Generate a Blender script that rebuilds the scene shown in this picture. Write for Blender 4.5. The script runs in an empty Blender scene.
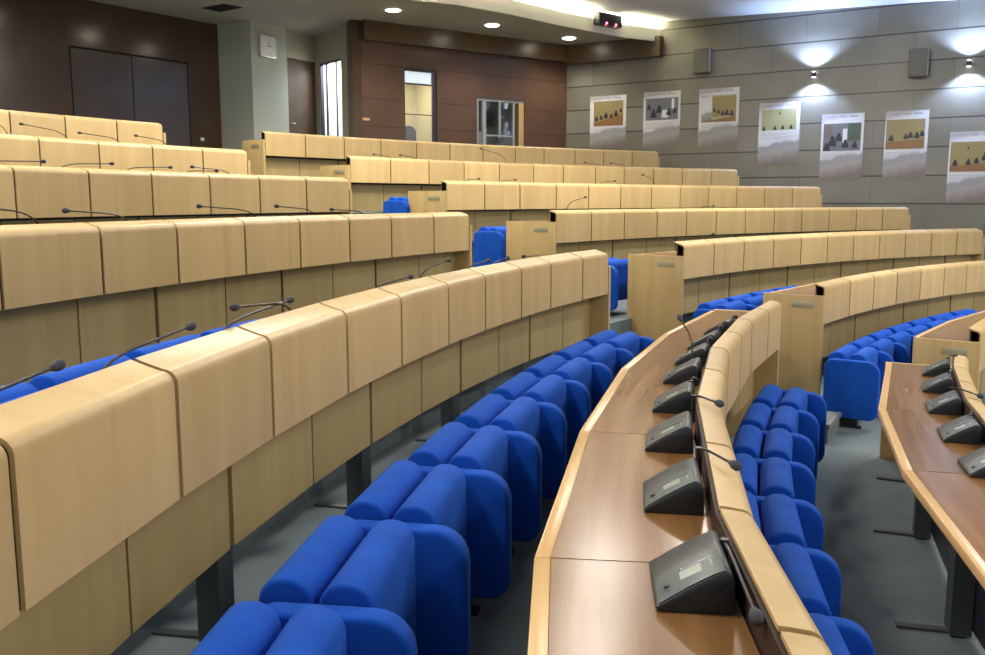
import bpy, bmesh, math, random
from mathutils import Vector, Matrix
R_ = math.radians
random.seed(7)
C = bpy.context.scene.collection

# The hall is laid out in polar coordinates about the centre of the hemicycle (the world origin).
# theta is measured from +Y towards +X, lengths in metres, z = 0 is the lowest visible carpet level.
def P(r, th, z=0.0):
    t = R_(th)
    return Vector((r*math.sin(t), r*math.cos(t), z))
CX, CY, CZ = 13.481, 0.436, 1.84          # centre of the hemicycle relative to the camera spot
def W(x, y, z=0.0): return Vector((x-CX, y-CY, z+CZ))

# ------------------------------------------------------------------ materials
def new_mat(name):
    m = bpy.data.materials.new(name); m.use_nodes = True
    nt = m.node_tree; b = nt.nodes['Principled BSDF']
    return m, nt, b
def plain(name, col, rough=.5, metal=0.0, spec=.5, sheen=0):
    m, nt, b = new_mat(name)
    b.inputs['Base Color'].default_value = (*col, 1); b.inputs['Roughness'].default_value = rough
    b.inputs['Metallic'].default_value = metal; b.inputs['Specular IOR Level'].default_value = spec
    if sheen: b.inputs['Sheen Weight'].default_value = sheen
    return m
def N(nt, t, **k):
    n = nt.nodes.new(t)
    for a, v in k.items(): setattr(n, a, v)
    return n
def ramp(nt, fac, stops):
    r = N(nt, 'ShaderNodeValToRGB'); cr = r.color_ramp
    while len(cr.elements) < len(stops): cr.elements.new(.5)
    for e, (p, c) in zip(cr.elements, stops): e.position = p; e.color = (*c, 1)
    nt.links.new(fac, r.inputs['Fac']); return r.outputs['Color']
def polar_coords(nt, k_r, k_t, k_z):
    tc = N(nt, 'ShaderNodeTexCoord'); sp = N(nt, 'ShaderNodeSeparateXYZ'); nt.links.new(tc.outputs['Object'], sp.inputs[0])
    def M(op, a, b=None):
        n = N(nt, 'ShaderNodeMath', operation=op)
        for i, v in enumerate((a, b)):
            if v is None: continue
            if isinstance(v, (int, float)): n.inputs[i].default_value = v
            else: nt.links.new(v, n.inputs[i])
        return n.outputs[0]
    x, y, z = sp.outputs
    r = M('SQRT', M('ADD', M('MULTIPLY', x, x), M('MULTIPLY', y, y)))
    t = M('MULTIPLY', M('ARCTAN2', x, y), 14.0)
    cb = N(nt, 'ShaderNodeCombineXYZ')
    nt.links.new(M('MULTIPLY', r, k_r), cb.inputs[0]); nt.links.new(M('MULTIPLY', t, k_t), cb.inputs[1]); nt.links.new(M('MULTIPLY', z, k_z), cb.inputs[2])
    return cb.outputs[0]
def wood(name, c0, c1, k, rough=.4, vary=.12, spec=.5, coat=0.0, polar=True):
    m, nt, b = new_mat(name)
    if polar: co = polar_coords(nt, *k)
    else:
        tc = N(nt, 'ShaderNodeTexCoord'); mp = N(nt, 'ShaderNodeMapping'); mp.inputs['Scale'].default_value = k
        nt.links.new(tc.outputs['Object'], mp.inputs[0]); co = mp.outputs[0]
    oi = N(nt, 'ShaderNodeObjectInfo')
    ad = N(nt, 'ShaderNodeVectorMath', operation='ADD')
    sc = N(nt, 'ShaderNodeVectorMath', operation='SCALE'); sc.inputs['Scale'].default_value = 31.0
    cb = N(nt, 'ShaderNodeCombineXYZ')
    for i in range(3): nt.links.new(oi.outputs['Random'], cb.inputs[i])
    nt.links.new(cb.outputs[0], sc.inputs[0]); nt.links.new(co, ad.inputs[0]); nt.links.new(sc.outputs[0], ad.inputs[1])
    n1 = N(nt, 'ShaderNodeTexNoise'); n1.inputs['Scale'].default_value = 1.0; n1.inputs['Detail'].default_value = 5; n1.inputs['Roughness'].default_value = .6
    n1.inputs['Distortion'].default_value = .6
    nt.links.new(ad.outputs[0], n1.inputs['Vector'])
    col = ramp(nt, n1.outputs['Fac'], [(.32, c0), (.68, c1)])
    hsv = N(nt, 'ShaderNodeHueSaturation')
    mr = N(nt, 'ShaderNodeMapRange'); mr.inputs['To Min'].default_value = 1-vary; mr.inputs['To Max'].default_value = 1+vary
    nt.links.new(oi.outputs['Random'], mr.inputs['Value']); nt.links.new(mr.outputs[0], hsv.inputs['Value']); nt.links.new(col, hsv.inputs['Color'])
    nt.links.new(hsv.outputs[0], b.inputs['Base Color'])
    b.inputs['Roughness'].default_value = rough; b.inputs['Specular IOR Level'].default_value = spec
    b.inputs['Coat Weight'].default_value = coat; b.inputs['Coat Roughness'].default_value = .12
    return m
def lamp_mat(name, col, s):
    m, nt, b = new_mat(name)
    b.inputs['Base Color'].default_value = (.9, .9, .9, 1)
    b.inputs['Emission Color'].default_value = (*col, 1); b.inputs['Emission Strength'].default_value = s
    return m
M = {}
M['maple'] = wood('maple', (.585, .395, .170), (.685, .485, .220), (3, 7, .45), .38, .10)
M['maple_shaded'] = wood('maple_shaded', (.42, .305, .130), (.50, .37, .162), (3, 7, .45), .5, .06)  # same maple as the caps, darkened for the shade below them
M['maple_panel'] = wood('maple_panel', (.47, .32, .13), (.56, .395, .17), (9, 9, .5), .42, .05)
M['band'] = wood('edge_band', (.60, .36, .13), (.72, .46, .20), (14, .8, 4), .3, .04)
M['table'] = wood('walnut_top', (.185, .088, .030), (.285, .145, .055), (16, .8, 8), .2, .1, .22, .0)
M['dark'] = plain('dark_shadow_gap', (.03, .018, .012), .6)
M['rail'] = plain('brown_rail_and_shade', (.030, .012, .008), .6)
M['blackmetal'] = plain('leg_metal', (.075, .086, .09), .45, .3)
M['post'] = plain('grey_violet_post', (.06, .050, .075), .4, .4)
M['steel'] = plain('brushed_steel', (.55, .53, .48), .35, .8)
M['silver'] = plain('name_plate', (.42, .38, .25), .35, .3)
M['plastic'] = plain('console_plastic', (.020, .027, .035), .4)
M['plastic_light'] = plain('console_plate', (.042, .055, .068), .35)
M['plastic_dark'] = plain('console_black', (.008, .008, .010), .5)
M['foam'] = plain('mic_foam', (.035, .04, .05), .75)
M['stem'] = plain('gooseneck', (.028, .02, .02), .4, .3)
M['lcd'] = plain('lcd_screen', (.26, .30, .26), .3)
M['lcdbar'] = plain('lcd_bezel', (.03, .045, .12), .2)
M['white'] = plain('white_paint', (.75, .76, .74), .5)
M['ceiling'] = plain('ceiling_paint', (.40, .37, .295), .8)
M['raised'] = plain('raised_ceiling_paint', (.70, .72, .74), .85)
M['fascia'] = plain('fascia_paint', (.78, .75, .64), .6)
M['pale'] = plain('pale_green_plaster', (.42, .43, .365), .7)
M['pale2'] = plain('beige_plaster', (.38, .35, .27), .7)
M['speaker'] = plain('speaker_grey', (.165, .158, .13), .6)
M['speaker_lit'] = plain('speaker_lit_side', (.40, .42, .44), .4)
M['black'] = plain('black_plastic', (.012, .012, .014), .4)
M['ledred'] = lamp_mat('red_led', (1, .12, .2), 3)
M['lamp'] = lamp_mat('downlight_glow', (1, .97, .78), 14)
M['led'] = lamp_mat('cove_strip_glow', (1, .93, .62), 70)
M['sconce_glow'] = lamp_mat('sconce_glow', (.80, .88, 1), 10)
M['panel_glow'] = lamp_mat('corridor_light', (.72, .88, 1), .42)
M['booth_light'] = lamp_mat('booth_tube', (.85, .85, 1), 3)
M['frame_grey'] = plain('window_frame_grey', (.30, .32, .32), .4)
M['booth'] = plain('booth_wall', (.55, .50, .33), .8)
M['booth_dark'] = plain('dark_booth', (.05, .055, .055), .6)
M['door_brown'] = wood('brown_door', (.085, .045, .022), (.11, .06, .03), (2, 2, .4), .5, .05, polar=False)
M['darkwood'] = wood('dark_wood_wall', (.060, .032, .018), (.080, .044, .024), (1.2, 1.2, .25), .17, .12, .7, polar=False)
M['darkdoor'] = wood('dark_door', (.062, .046, .042), (.074, .054, .048), (1.2, 1.2, .25), .18, .06, .7, polar=False)
M['backwood'] = wood('back_wood_wall', (.095, .050, .030), (.125, .068, .042), (1.5, 1.5, .3), .28, .10, .5, polar=False)
M['header'] = wood('header_wood', (.075, .042, .020), (.105, .060, .028), (.4, .4, 3), .3, .05, .5, polar=False)
def blue():
    m, nt, b = new_mat('blue_fabric')
    tc = N(nt, 'ShaderNodeTexCoord'); n = N(nt, 'ShaderNodeTexNoise'); n.inputs['Scale'].default_value = 9; n.inputs['Detail'].default_value = 3
    nt.links.new(tc.outputs['Object'], n.inputs['Vector'])
    c = ramp(nt, n.outputs['Fac'], [(.3, (.004, .062, .40)), (.7, (.006, .082, .50))])
    nt.links.new(c, b.inputs['Base Color'])
    n2 = N(nt, 'ShaderNodeTexNoise'); n2.inputs['Scale'].default_value = 600
    nt.links.new(tc.outputs['Object'], n2.inputs['Vector'])
    bp = N(nt, 'ShaderNodeBump'); bp.inputs['Strength'].default_value = .15; bp.inputs['Distance'].default_value = .002
    nt.links.new(n2.outputs['Fac'], bp.inputs['Height']); nt.links.new(bp.outputs[0], b.inputs['Normal'])
    b.inputs['Roughness'].default_value = .85; b.inputs['Specular IOR Level'].default_value = .15
    b.inputs['Sheen Weight'].default_value = .25; b.inputs['Sheen Tint'].default_value = (.2, .4, 1, 1)
    return m
M['blue'] = blue()
def carpet():
    m, nt, b = new_mat('carpet')
    tc = N(nt, 'ShaderNodeTexCoord'); n = N(nt, 'ShaderNodeTexNoise'); n.inputs['Scale'].default_value = 3; n.inputs['Detail'].default_value = 6
    nt.links.new(tc.outputs['Object'], n.inputs['Vector'])
    c = ramp(nt, n.outputs['Fac'], [(.3, (.155, .190, .200)), (.7, (.195, .230, .240))])
    nt.links.new(c, b.inputs['Base Color']); b.inputs['Roughness'].default_value = .95; b.inputs['Specular IOR Level'].default_value = .1
    return m
M['carpet'] = carpet()
def stone():
    # grey stone panels: courses 0.53 m high with dark joints, drawn in the wall's own (length, height) plane
    m, nt, b = new_mat('stone_panels')
    tc = N(nt, 'ShaderNodeTexCoord')
    br = N(nt, 'ShaderNodeTexBrick'); br.offset = .5; br.squash = 1
    br.inputs['Scale'].default_value = 1; br.inputs['Mortar Size'].default_value = .010; br.inputs['Mortar Smooth'].default_value = .3
    br.inputs['Brick Width'].default_value = 1.35; br.inputs['Row Height'].default_value = .53; br.inputs['Bias'].default_value = 0
    br.inputs['Color1'].default_value = (.18, .167, .132, 1); br.inputs['Color2'].default_value = (.235, .222, .182, 1); br.inputs['Mortar'].default_value = (.15, .15, .125, 1)
    nt.links.new(tc.outputs['Object'], br.inputs['Vector'])
    n = N(nt, 'ShaderNodeTexNoise'); n.inputs['Scale'].default_value = 1.2; n.inputs['Detail'].default_value = 5
    nt.links.new(tc.outputs['Object'], n.inputs['Vector'])
    mx = N(nt, 'ShaderNodeMix', data_type='RGBA', blend_type='MULTIPLY'); mx.inputs[0].default_value = 1
    g = ramp(nt, n.outputs['Fac'], [(.3, (.85, .85, .85)), (.7, (1.1, 1.1, 1.1))])
    nt.links.new(br.outputs['Color'], mx.inputs[6]); nt.links.new(g, mx.inputs[7])
    # horizontal joints
    sp = N(nt, 'ShaderNodeSeparateXYZ'); nt.links.new(tc.outputs['Object'], sp.inputs[0])
    d = N(nt, 'ShaderNodeMath', operation='DIVIDE'); nt.links.new(sp.outputs[1], d.inputs[0]); d.inputs[1].default_value = .53
    f = N(nt, 'ShaderNodeMath', operation='FRACT'); nt.links.new(d.outputs[0], f.inputs[0])
    lt = N(nt, 'ShaderNodeMath', operation='LESS_THAN'); nt.links.new(f.outputs[0], lt.inputs[0]); lt.inputs[1].default_value = .045
    m2 = N(nt, 'ShaderNodeMix', data_type='RGBA'); nt.links.new(lt.outputs[0], m2.inputs[0]); nt.links.new(mx.outputs[2], m2.inputs[6]); m2.inputs[7].default_value = (.045, .04, .032, 1)
    nt.links.new(m2.outputs[2], b.inputs['Base Color']); b.inputs['Roughness'].default_value = .33
    return m
M['stone'] = stone()

# ------------------------------------------------------------------ mesh helpers
class MB:
    def __init__(s): s.v = []; s.f = []
    def add(s, vs, fs):
        o = len(s.v); s.v += [Vector(v) for v in vs]; s.f += [[o+i for i in f] for f in fs]; return s
    def loops(s, rings, cap=True, closed=True):
        """skin a list of equally long rings; closed: every ring is a loop"""
        n = len(rings[0]); fs = []
        for k in range(len(rings)-1):
            for i in range(n if closed else n-1):
                j = (i+1) % n
                fs.append([k*n+i, k*n+j, (k+1)*n+j, (k+1)*n+i])
        if cap: fs += [list(range(n))[::-1], [(len(rings)-1)*n+i for i in range(n)]]
        return s.add([p for r in rings for p in r], fs)
    def box(s, a, b, xf=None):
        x0, y0, z0 = a; x1, y1, z1 = b
        vs = [(x0,y0,z0),(x1,y0,z0),(x1,y1,z0),(x0,y1,z0),(x0,y0,z1),(x1,y0,z1),(x1,y1,z1),(x0,y1,z1)]
        if xf: vs = [xf(Vector(v)) for v in vs]
        return s.add(vs, [(0,3,2,1),(4,5,6,7),(0,1,5,4),(1,2,6,5),(2,3,7,6),(3,0,4,7)])
    def tube(s, pts, r, n=8, taper=None):
        pts = [Vector(p) for p in pts]; rings = []
        for i, p in enumerate(pts):
            d = (pts[min(i+1, len(pts)-1)] - pts[max(i-1, 0)]).normalized()
            a = d.cross(Vector((0,0,1)));
            if a.length < .05: a = d.cross(Vector((1,0,0)))
            a.normalize(); b = d.cross(a)
            rr = r if taper is None else taper[i]
            rings.append([p + a*rr*math.cos(2*math.pi*j/n) + b*rr*math.sin(2*math.pi*j/n) for j in range(n)])
        return s.loops(rings)
    def mesh(s, name, mat, bevel=0, seg=2, angle=35):
        me = bpy.data.meshes.new(name); me.from_pydata([tuple(v) for v in s.v], [], s.f)
        bm = bmesh.new(); bm.from_mesh(me)
        bmesh.ops.recalc_face_normals(bm, faces=bm.faces)
        if bevel:
            es = [e for e in bm.edges if len(e.link_faces) == 2 and e.calc_face_angle(0) > .6]
            bmesh.ops.bevel(bm, geom=es, offset=bevel, segments=seg, profile=.5, affect='EDGES', clamp_overlap=True)
        for f in bm.faces: f.smooth = True
        bm.to_mesh(me); bm.free(); me.set_sharp_from_angle(angle=R_(angle))
        me.materials.append(M[mat] if isinstance(mat, str) else mat)
        return me
    def build(s, name, mat, parent=None, **k):
        o = bpy.data.objects.new(name, s.mesh(name, mat, **k)); C.objects.link(o)
        if parent: o.parent = parent
        return o
def link_mesh(name, me, parent=None, mw=None):
    o = bpy.data.objects.new(name, me); C.objects.link(o)
    if parent: o.parent = parent
    if mw is not None: o.matrix_basis = mw
    return o
def tag(o, label=None, cat=None, group=None, kind=None):
    if label: o['label'] = label
    if cat: o['category'] = cat
    if group: o['group'] = group
    if kind: o['kind'] = kind
    return o
def empty(name, loc=(0,0,0), rz=0.0):
    o = bpy.data.objects.new(name, None); o.empty_display_size = .2; C.objects.link(o); o.location = loc; o.rotation_euler = (0,0,rz); return o
def arc(cx, cy, r, a0, a1, n): return [(cx+r*math.cos(R_(a0+(a1-a0)*i/n)), cy+r*math.sin(R_(a0+(a1-a0)*i/n))) for i in range(n+1)]
def rrect(x0, y0, x1, y1, r00, r10, r11, r01, n=6):
    return arc(x0+r00, y0+r00, r00, 180, 270, n) + arc(x1-r10, y0+r10, r10, 270, 360, n) + arc(x1-r11, y1-r11, r11, 0, 90, n) + arc(x0+r01, y1-r01, r01, 90, 180, n)

# ------------------------------------------------------------------ rows
RK = {-1: 11.64, 0: 12.913, 1: 14.406, 2: 15.989, 3: 17.734, 4: 19.634, 5: 21.582}
ZK = {-1: .794, 0: 1.084, 1: 1.3955, 2: 1.7146, 3: 2.0702, 4: 2.4375, 5: 2.8656}
FL = {k: ZK[k]-.795 for k in ZK}; FL[-1] = 0.0; FL[-2] = 0.0
TH = .09            # the table lies this far below the top of the front cap
def sector(r0, r1, t0, t1, z0, z1, step=1.5):
    """solid ring sector as rings along theta"""
    n = max(1, round(abs(t1-t0)/step)); rings = []
    for i in range(n+1):
        t = t0+(t1-t0)*i/n
        rings.append([P(r0,t,z0), P(r1,t,z0), P(r1,t,z1), P(r0,t,z1)])
    return rings

def prism_t(prof, ta, tb):
    """profile [(r,z)] extruded straight from theta ta to theta tb"""
    return [[P(r, ta, z) for r, z in prof], [P(r, tb, z) for r, z in prof]]

CAPS = {-1: (.030, .118, .006), 0: (.030, .118, .006), 1: (.046, .165, .028)}      # front face, back edge, rise of the back edge
def cap_profile(k, side, d0=0.0, d1=.011):
    """inverted J of the cap; d0..d1 = depth below the outer surface"""
    f, b, up = CAPS.get(k if side == 'L' or k == 1 else 2, (.046, .142, .016)); f += RK[k]; b += RK[k]
    Z = ZK[k]-.004; h = .352; R1 = .040
    A = range(0, 91, 15)
    out = [(f+d0, Z-h)] + [(f+R1-(R1-d0)*math.cos(R_(a)), Z-R1+(R1-d0)*math.sin(R_(a))) for a in A] + [(b-.02, Z+up*.7-d0), (b, Z+up-d0)]
    inn = [(b, Z+up-d1)] + [(f+R1-(R1-d1)*math.cos(R_(a)), Z-R1+(R1-d1)*math.sin(R_(a))) for a in reversed(A)] + [(f+d1, Z-h)]
    return out+inn

def desk_row(name, k, seams, side, label, group, unit=None, end_at=None, plate=True, gap=.009, legs=True):
    """side: 'L' (aisle end = last seam) or 'R' (aisle end = first seam)"""
    root = empty(name, P(RK[k]+.3, sum(seams)/len(seams), FL[k-1]))
    tag(root, label, 'desk', group)
    inv = Matrix.Translation(-root.location)
    def kid(mb, nm, mat, **kw):
        o = mb.build(nm, mat, root, **kw); o.matrix_parent_inverse = inv; return o
    f = RK[k]; Z = ZK[k]; zt = Z-(TH if k <= 0 else .115); g = math.degrees(gap/2/f)
    prof = cap_profile(k, side); liner = cap_profile(k, side, .0115, .0155)
    key0 = side == 'L' and k == 0
    straight = side == 'L' and k <= 0        # these rows are built of straight two-seat units
    def prism_t(pr, ta, tb):
        def ring(t):
            q = 1.0
            if straight and abs(tb-ta) < 4:
                for u0, u1 in zip(seams[0:-1:2], seams[2::2]):
                    if u0 <= t <= u1: q = math.cos(R_((u1-u0)/2))/math.cos(R_(t-(u0+u1)/2))
            w = .024*min(1, max(0, (-78-t)/5)) if key0 and abs(tb-ta) > 4 else 0     # the worktop widens a little towards the camera
            return [P(r*q + (w if r > f+.4 else 0), t, z) for r, z in pr]
        return [ring(ta), ring(tb)]
    for a, b in zip(seams[:-1], seams[1:]):
        kid(MB().loops(prism_t(prof, a+g, b-g)), 'front_panel', 'maple')
    t0, t1 = seams[0], seams[-1]
    # lower panels, their seams half a pitch off, every second gap wider with a post behind it
    lows = list(seams); odd = len(seams) % 2
    lo = FL[k]+.035
    for i, (a, b) in enumerate(zip(lows[:-1], lows[1:])):
        ga = g*(.6 if i % 2 else 1.5); gb = g*(1.5 if i % 2 else .6)
        if i == 0: ga = 0
        if i == len(lows)-2: gb = 0
        kid(MB().loops(prism_t([(f+.215,lo),(f+.235,lo),(f+.235,Z-.378),(f+.215,Z-.378)], a+ga, b-gb)), 'lower_panel', 'maple_shaded')
    # dark rail and seam liner of the caps; the dark plate paints their underside shade
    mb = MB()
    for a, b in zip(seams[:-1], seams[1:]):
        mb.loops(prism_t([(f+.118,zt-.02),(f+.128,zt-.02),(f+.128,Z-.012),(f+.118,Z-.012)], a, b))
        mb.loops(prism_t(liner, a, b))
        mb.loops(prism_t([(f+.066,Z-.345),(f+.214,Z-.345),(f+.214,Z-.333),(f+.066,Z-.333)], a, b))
    kid(mb, 'back_rail_and_shade', 'rail')
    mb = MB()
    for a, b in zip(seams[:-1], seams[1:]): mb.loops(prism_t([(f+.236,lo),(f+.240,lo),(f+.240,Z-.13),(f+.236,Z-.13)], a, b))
    kid(mb, 'panel_backing', 'post')  # dark sheet; above the panels it paints the shade band below the caps
    # table top
    un = unit or (seams[::2] if (len(seams) % 2) else seams[::2]+[seams[-1]])
    if side == 'L' and end_at: un = un[:-1]+[end_at]
    for a, b in zip(un[:-1], un[1:]):
        gg = g*.25
        kid(MB().loops(prism_t([(f+.129,zt-.03),(f+.502,zt-.03),(f+.502,zt),(f+.129,zt)], a+gg, b-gg)), 'table_top', 'table')
        kid(MB().loops(prism_t([(f+.502,zt-.038),(f+.542,zt-.038),(f+.542,zt),(f+.502,zt)], a, b)), 'edge_band', 'band', bevel=.004)
    # end panel at the aisle (and at the far end)
    for e, sgn in ((t1, 1), (t0, -1)):
        if side == 'L' and e == t0: continue
        w = math.degrees(.040/f)
        a, b = (e+.004, e+w) if sgn > 0 else (e-w, e-.004)
        base = FL[k-1]; oe = {-1:.54,0:.59,1:.66,2:.71,3:.66,4:.62,5:.55}[k] if side == 'R' else .55
        kid(MB().loops(prism_t([(f+.040,base),(f+oe,base),(f+oe,zt-.004),(f+.040,zt-.004)], a, b)), 'end_panel', 'maple_panel', bevel=.003)
        if plate and ((side == 'R' and sgn < 0)):
            c = b if sgn > 0 else a
            q = math.degrees(.006/f)
            kid(MB().loops(prism_t([(f+.13,zt-.12),(f+.32,zt-.12),(f+.32,zt-.065),(f+.13,zt-.065)], c-q, c+q*.1)), 'name_plate', 'silver', bevel=.001)
    # legs with foot plates
    if legs:
        wl = math.degrees(.055/f)
        for i, t in enumerate(lows[1:-1]):
            if i % 2 == 0: continue
            mb = MB()
            mb.loops(prism_t([(f+.245,FL[k-1]+.012),(f+.33,FL[k-1]+.012),(f+.33,zt-.031),(f+.245,zt-.031)], t-wl, t+wl))
            mb.loops(prism_t([(f+.245,FL[k-1]+.001),(f+.53,FL[k-1]+.001),(f+.53,FL[k-1]+.012),(f+.245,FL[k-1]+.012)], t-wl*.35, t+wl*.35))
            kid(mb, 'leg', 'blackmetal')
    return root

def fill(first, last, n): return [first+(last-first)*i/n for i in range(n+1)]
S = {}
S['L-1'] = [-85.6, -82.8, -80.0, -77.2, -74.41, -71.6, -68.76, -66.3, -63.8, -61.35]
S['L0'] = [-93.7, -90.9, -88.08, -85.27, -82.45, -79.76, -76.85, -74.1, -71.3, -68.6, -65.9, -63.2, -60.75]
S['L1'] = [-90.4, -87.75, -85.12, -82.37, -79.84, -77.01, -74.42, -71.73, -69.35, -66.78, -64.53, -61.95, -59.76]
S['L2'] = [-82.3, -79.8, -77.33, -74.89, -72.62, -70.2, -67.9, -65.55, -63.35, -60.91, -58.73]
S['L3'] = [-75.2, -72.95, -70.73, -68.55, -66.44, -64.23, -62.12, -59.94, -57.77]
S['L4'] = [-71.0, -68.95, -66.9, -64.9, -62.89, -60.89, -58.84, -56.86]
S['L5'] = [-67.6, -65.65, -63.75, -61.82, -59.93, -58.0, -56.14]
S['R-1'] = [-54.6, -51.7, -48.8, -45.9, -43.0]
S['R0'] = [-54.16, -50.71, -47.7, -44.87, -42.09, -39.39, -36.91, -34.4, -31.9]
S['R1'] = [-52.98, -50.16, -47.33, -44.51, -41.91, -39.4, -36.93, -34.5, -32.12, -29.73, -27.46, -25.15]
S['R2'] = [-52.78, -50.14, -47.61, -45.0, -42.62, -40.19, -37.76, -35.35, -33.05, -30.75, -28.48, -26.3, -24.16]
S['R3'] = [-52.22, -49.81, -47.48, -44.98, -42.68, -40.33, -38.03] + [-38.03+13.05*i/6 for i in range(1, 7)]
S['R4'] = [-51.71, -49.45, -47.2, -45.04, -42.78, -40.53, -38.48, -36.25, -34.22, -32.1, -29.99, -27.89, -25.94]
S['R5'] = [-51.51, -49.46, -47.39, -45.34, -43.26, -41.23, -39.16, -37.07, -35.17, -33.09, -31.12, -29.13, -27.29]
LN = {0: 'the long desk row with the wide brown table top in the foreground', -1: 'the desk row at the lower right edge'}
ORD = ['first','second','third','fourth','fifth','sixth','seventh','eighth','ninth','tenth','eleventh','twelfth','thirteenth','fourteenth','fifteenth']
GRP = 'curved maple desk rows of the hall'
def rl(side, k):
    if side == 'L':
        return {-1:'brown-topped desk row at the lower right corner', 0:'brown-topped desk row in the centre foreground'}.get(k) or '%s left-hand row of maple fronts counting up from the camera' % ORD[k-1]
    return '%s right-hand row of maple fronts counting up from the lowest' % ORD[k+1]
DESC = {
 ('L',-1): 'brown-topped maple desk row cut off by the lower right corner, seen from behind',
 ('L',0): 'long maple desk row with brown table top in the centre foreground, seen from behind',
 ('L',1): 'nearest big curved maple desk row, its fronts filling the lower left',
 ('L',2): 'curved maple desk row directly above the nearest one on the left',
 ('L',3): 'left maple desk row in the middle of the left block, third up',
 ('L',4): 'left maple desk row just below the topmost one in the left block',
 ('L',5): 'topmost short maple desk row at left before the dark wood wall',
 ('R',-1): 'lowest right-hand maple desk row, only its end panel and first fronts in view',
 ('R',0): 'right-hand maple desk row second from the bottom, behind the blue seats at right',
 ('R',1): 'right-hand maple desk row third from the bottom with a tall end panel at the aisle',
 ('R',2): 'right-hand maple desk row fourth from the bottom, level with the camera eye',
 ('R',3): 'right-hand maple desk row fifth from the bottom, third from the top',
 ('R',4): 'right-hand maple desk row just below the topmost one',
 ('R',5): 'topmost right-hand maple desk row, running below the booth windows to the posters',
}
for key, seams in S.items():
    side, k = key[0], int(key[1:])
    unit = None; end_at = None
    if key == 'L0': unit = [-93.7, -88.4, -83.1, -77.95, -72.4, -66.86, -61.25]
    if key == 'L-1': unit = [-85.6, -80.0, -74.41, -68.76, -61.4]
    desk_row('desk_row', k, seams, side, DESC[(side, k)], GRP, unit=unit, end_at=end_at, gap=.021)

# ------------------------------------------------------------------ chairs
# the chair at local origin: x along the row, y outwards (0 = edge towards the desk), z up from the carpet
def prism_x(prof, x0, x1, n=1): return [[(x0+(x1-x0)*i/n, y, z) for y, z in prof] for i in range(n+1)]
me_side = MB().loops(prism_x(rrect(0, .075, .425, .555, .07, .05, .07, .105), 0, .075)).mesh('side_panel', 'blue', bevel=.014, seg=3)
me_seat = MB().loops(prism_x(rrect(.118, .15, .263, .597, .03, .03, .066, .066), .088, .572, 4)).mesh('seat', 'blue', bevel=.012, seg=3)
me_back = MB().loops(prism_x(rrect(.277, .11, .422, .603, .03, .03, .066, .066), .088, .572, 4)).mesh('backrest', 'blue', bevel=.012, seg=3)
me_pipe = MB().tube([(.10, .1165, .548), (.56, .1165, .548)], .0022, 6).mesh('seat_piping', 'blue')
me_foot = MB().box((.02, .15, .02), (.055, .29, .08)).box((.01, .12, .0), (.065, .32, .02)).mesh('foot', 'black', bevel=.005)
PITCH = .585
def make_chair(r, th, z, label, group, last=False):
    pitch = 2*r*math.sin(R_(math.degrees(PITCH/(r+.25))/2))
    # local x along increasing theta (clockwise seen from above)
    t = R_(th); X = Vector((math.cos(t), -math.sin(t), 0)); Y = Vector((math.sin(t), math.cos(t), 0))
    # turn half a pitch so that the seat spans straight to the next side panel
    h = R_(math.degrees(PITCH/(r+.25))/2)
    X2 = Vector((math.cos(t+h), -math.sin(t+h), 0)); Y2 = Vector((math.sin(t+h), math.cos(t+h), 0))
    root = bpy.data.objects.new('auditorium_chair', None); root.empty_display_size = .15; C.objects.link(root)
    mw = Matrix((( X2.x, Y2.x, 0, 0), (X2.y, Y2.y, 0, 0), (0, 0, 1, 0), (0, 0, 0, 1)))
    root.matrix_basis = Matrix.Translation(P(r, th, z)) @ mw
    tag(root, label, 'chair', group)
    for nm, me in (('side_panel', me_side), ('foot', me_foot), ('seat', me_seat), ('backrest', me_back)):
        link_mesh(nm, me, root)
    if last:
        link_mesh('side_panel', me_side, root, Matrix.Translation((.585, 0, 0)))
        link_mesh('foot', me_foot, root, Matrix.Translation((.585, 0, 0)))
    return root
def chair_run(k, thetas, labeler, group, last=True, off=.79):
    n = len(thetas)
    for i, th in enumerate(thetas):
        make_chair(RK[k]+(off(th) if callable(off) else off), th, FL[k], labeler(i, n), group, last and i == n-1)
def cl(where, end):
    def f(i, n):
        if end == 'aisle': return 'blue folding chair %s, %s from its far aisle end' % (where, ORD[n-1-i])
        return 'blue folding chair %s, %s from the left' % (where, ORD[i])
    return f
def off0(th): return .77 + max(0, (-77.5-th))*.014
chair_run(0, [-83.38+2.433*i for i in range(-2, 8)], cl('behind the central brown table', 'aisle'), 'blue chairs behind the central brown table', off=off0)
chair_run(-1, [-82.8, -80.19, -77.6, -75.0, -72.3, -69.66, -66.96], cl('right of the central desk row', 'aisle'), 'blue chairs right of the central desk', off=.855)
chair_run(-1, [-57.65+2.66*i for i in range(7)], cl('in the lowest row of the right block', 'first'), 'blue chairs in the lowest right row', off=.68)
chair_run(0, [-56.1+2.45*i for i in range(4)], cl('in the second right row from the bottom', 'first'), 'blue chairs in the second right row', off=.68)
chair_run(1, [-79.9+2.16*i for i in range(-4, 3)], cl('behind the nearest left maple row', 'first'), 'blue chairs behind the nearest left desk row', last=False, off=.63)
for k, t, w in ((1, -53.6, 'third'), (2, -53.1, 'fourth'), (3, -52.6, 'fifth')):
    make_chair(RK[k]+(.62 if k == 3 else .74), t, FL[k], 'blue folding chair at the aisle end of the %s right row up' % w, 'blue chairs at the aisle ends of the right rows')

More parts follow.
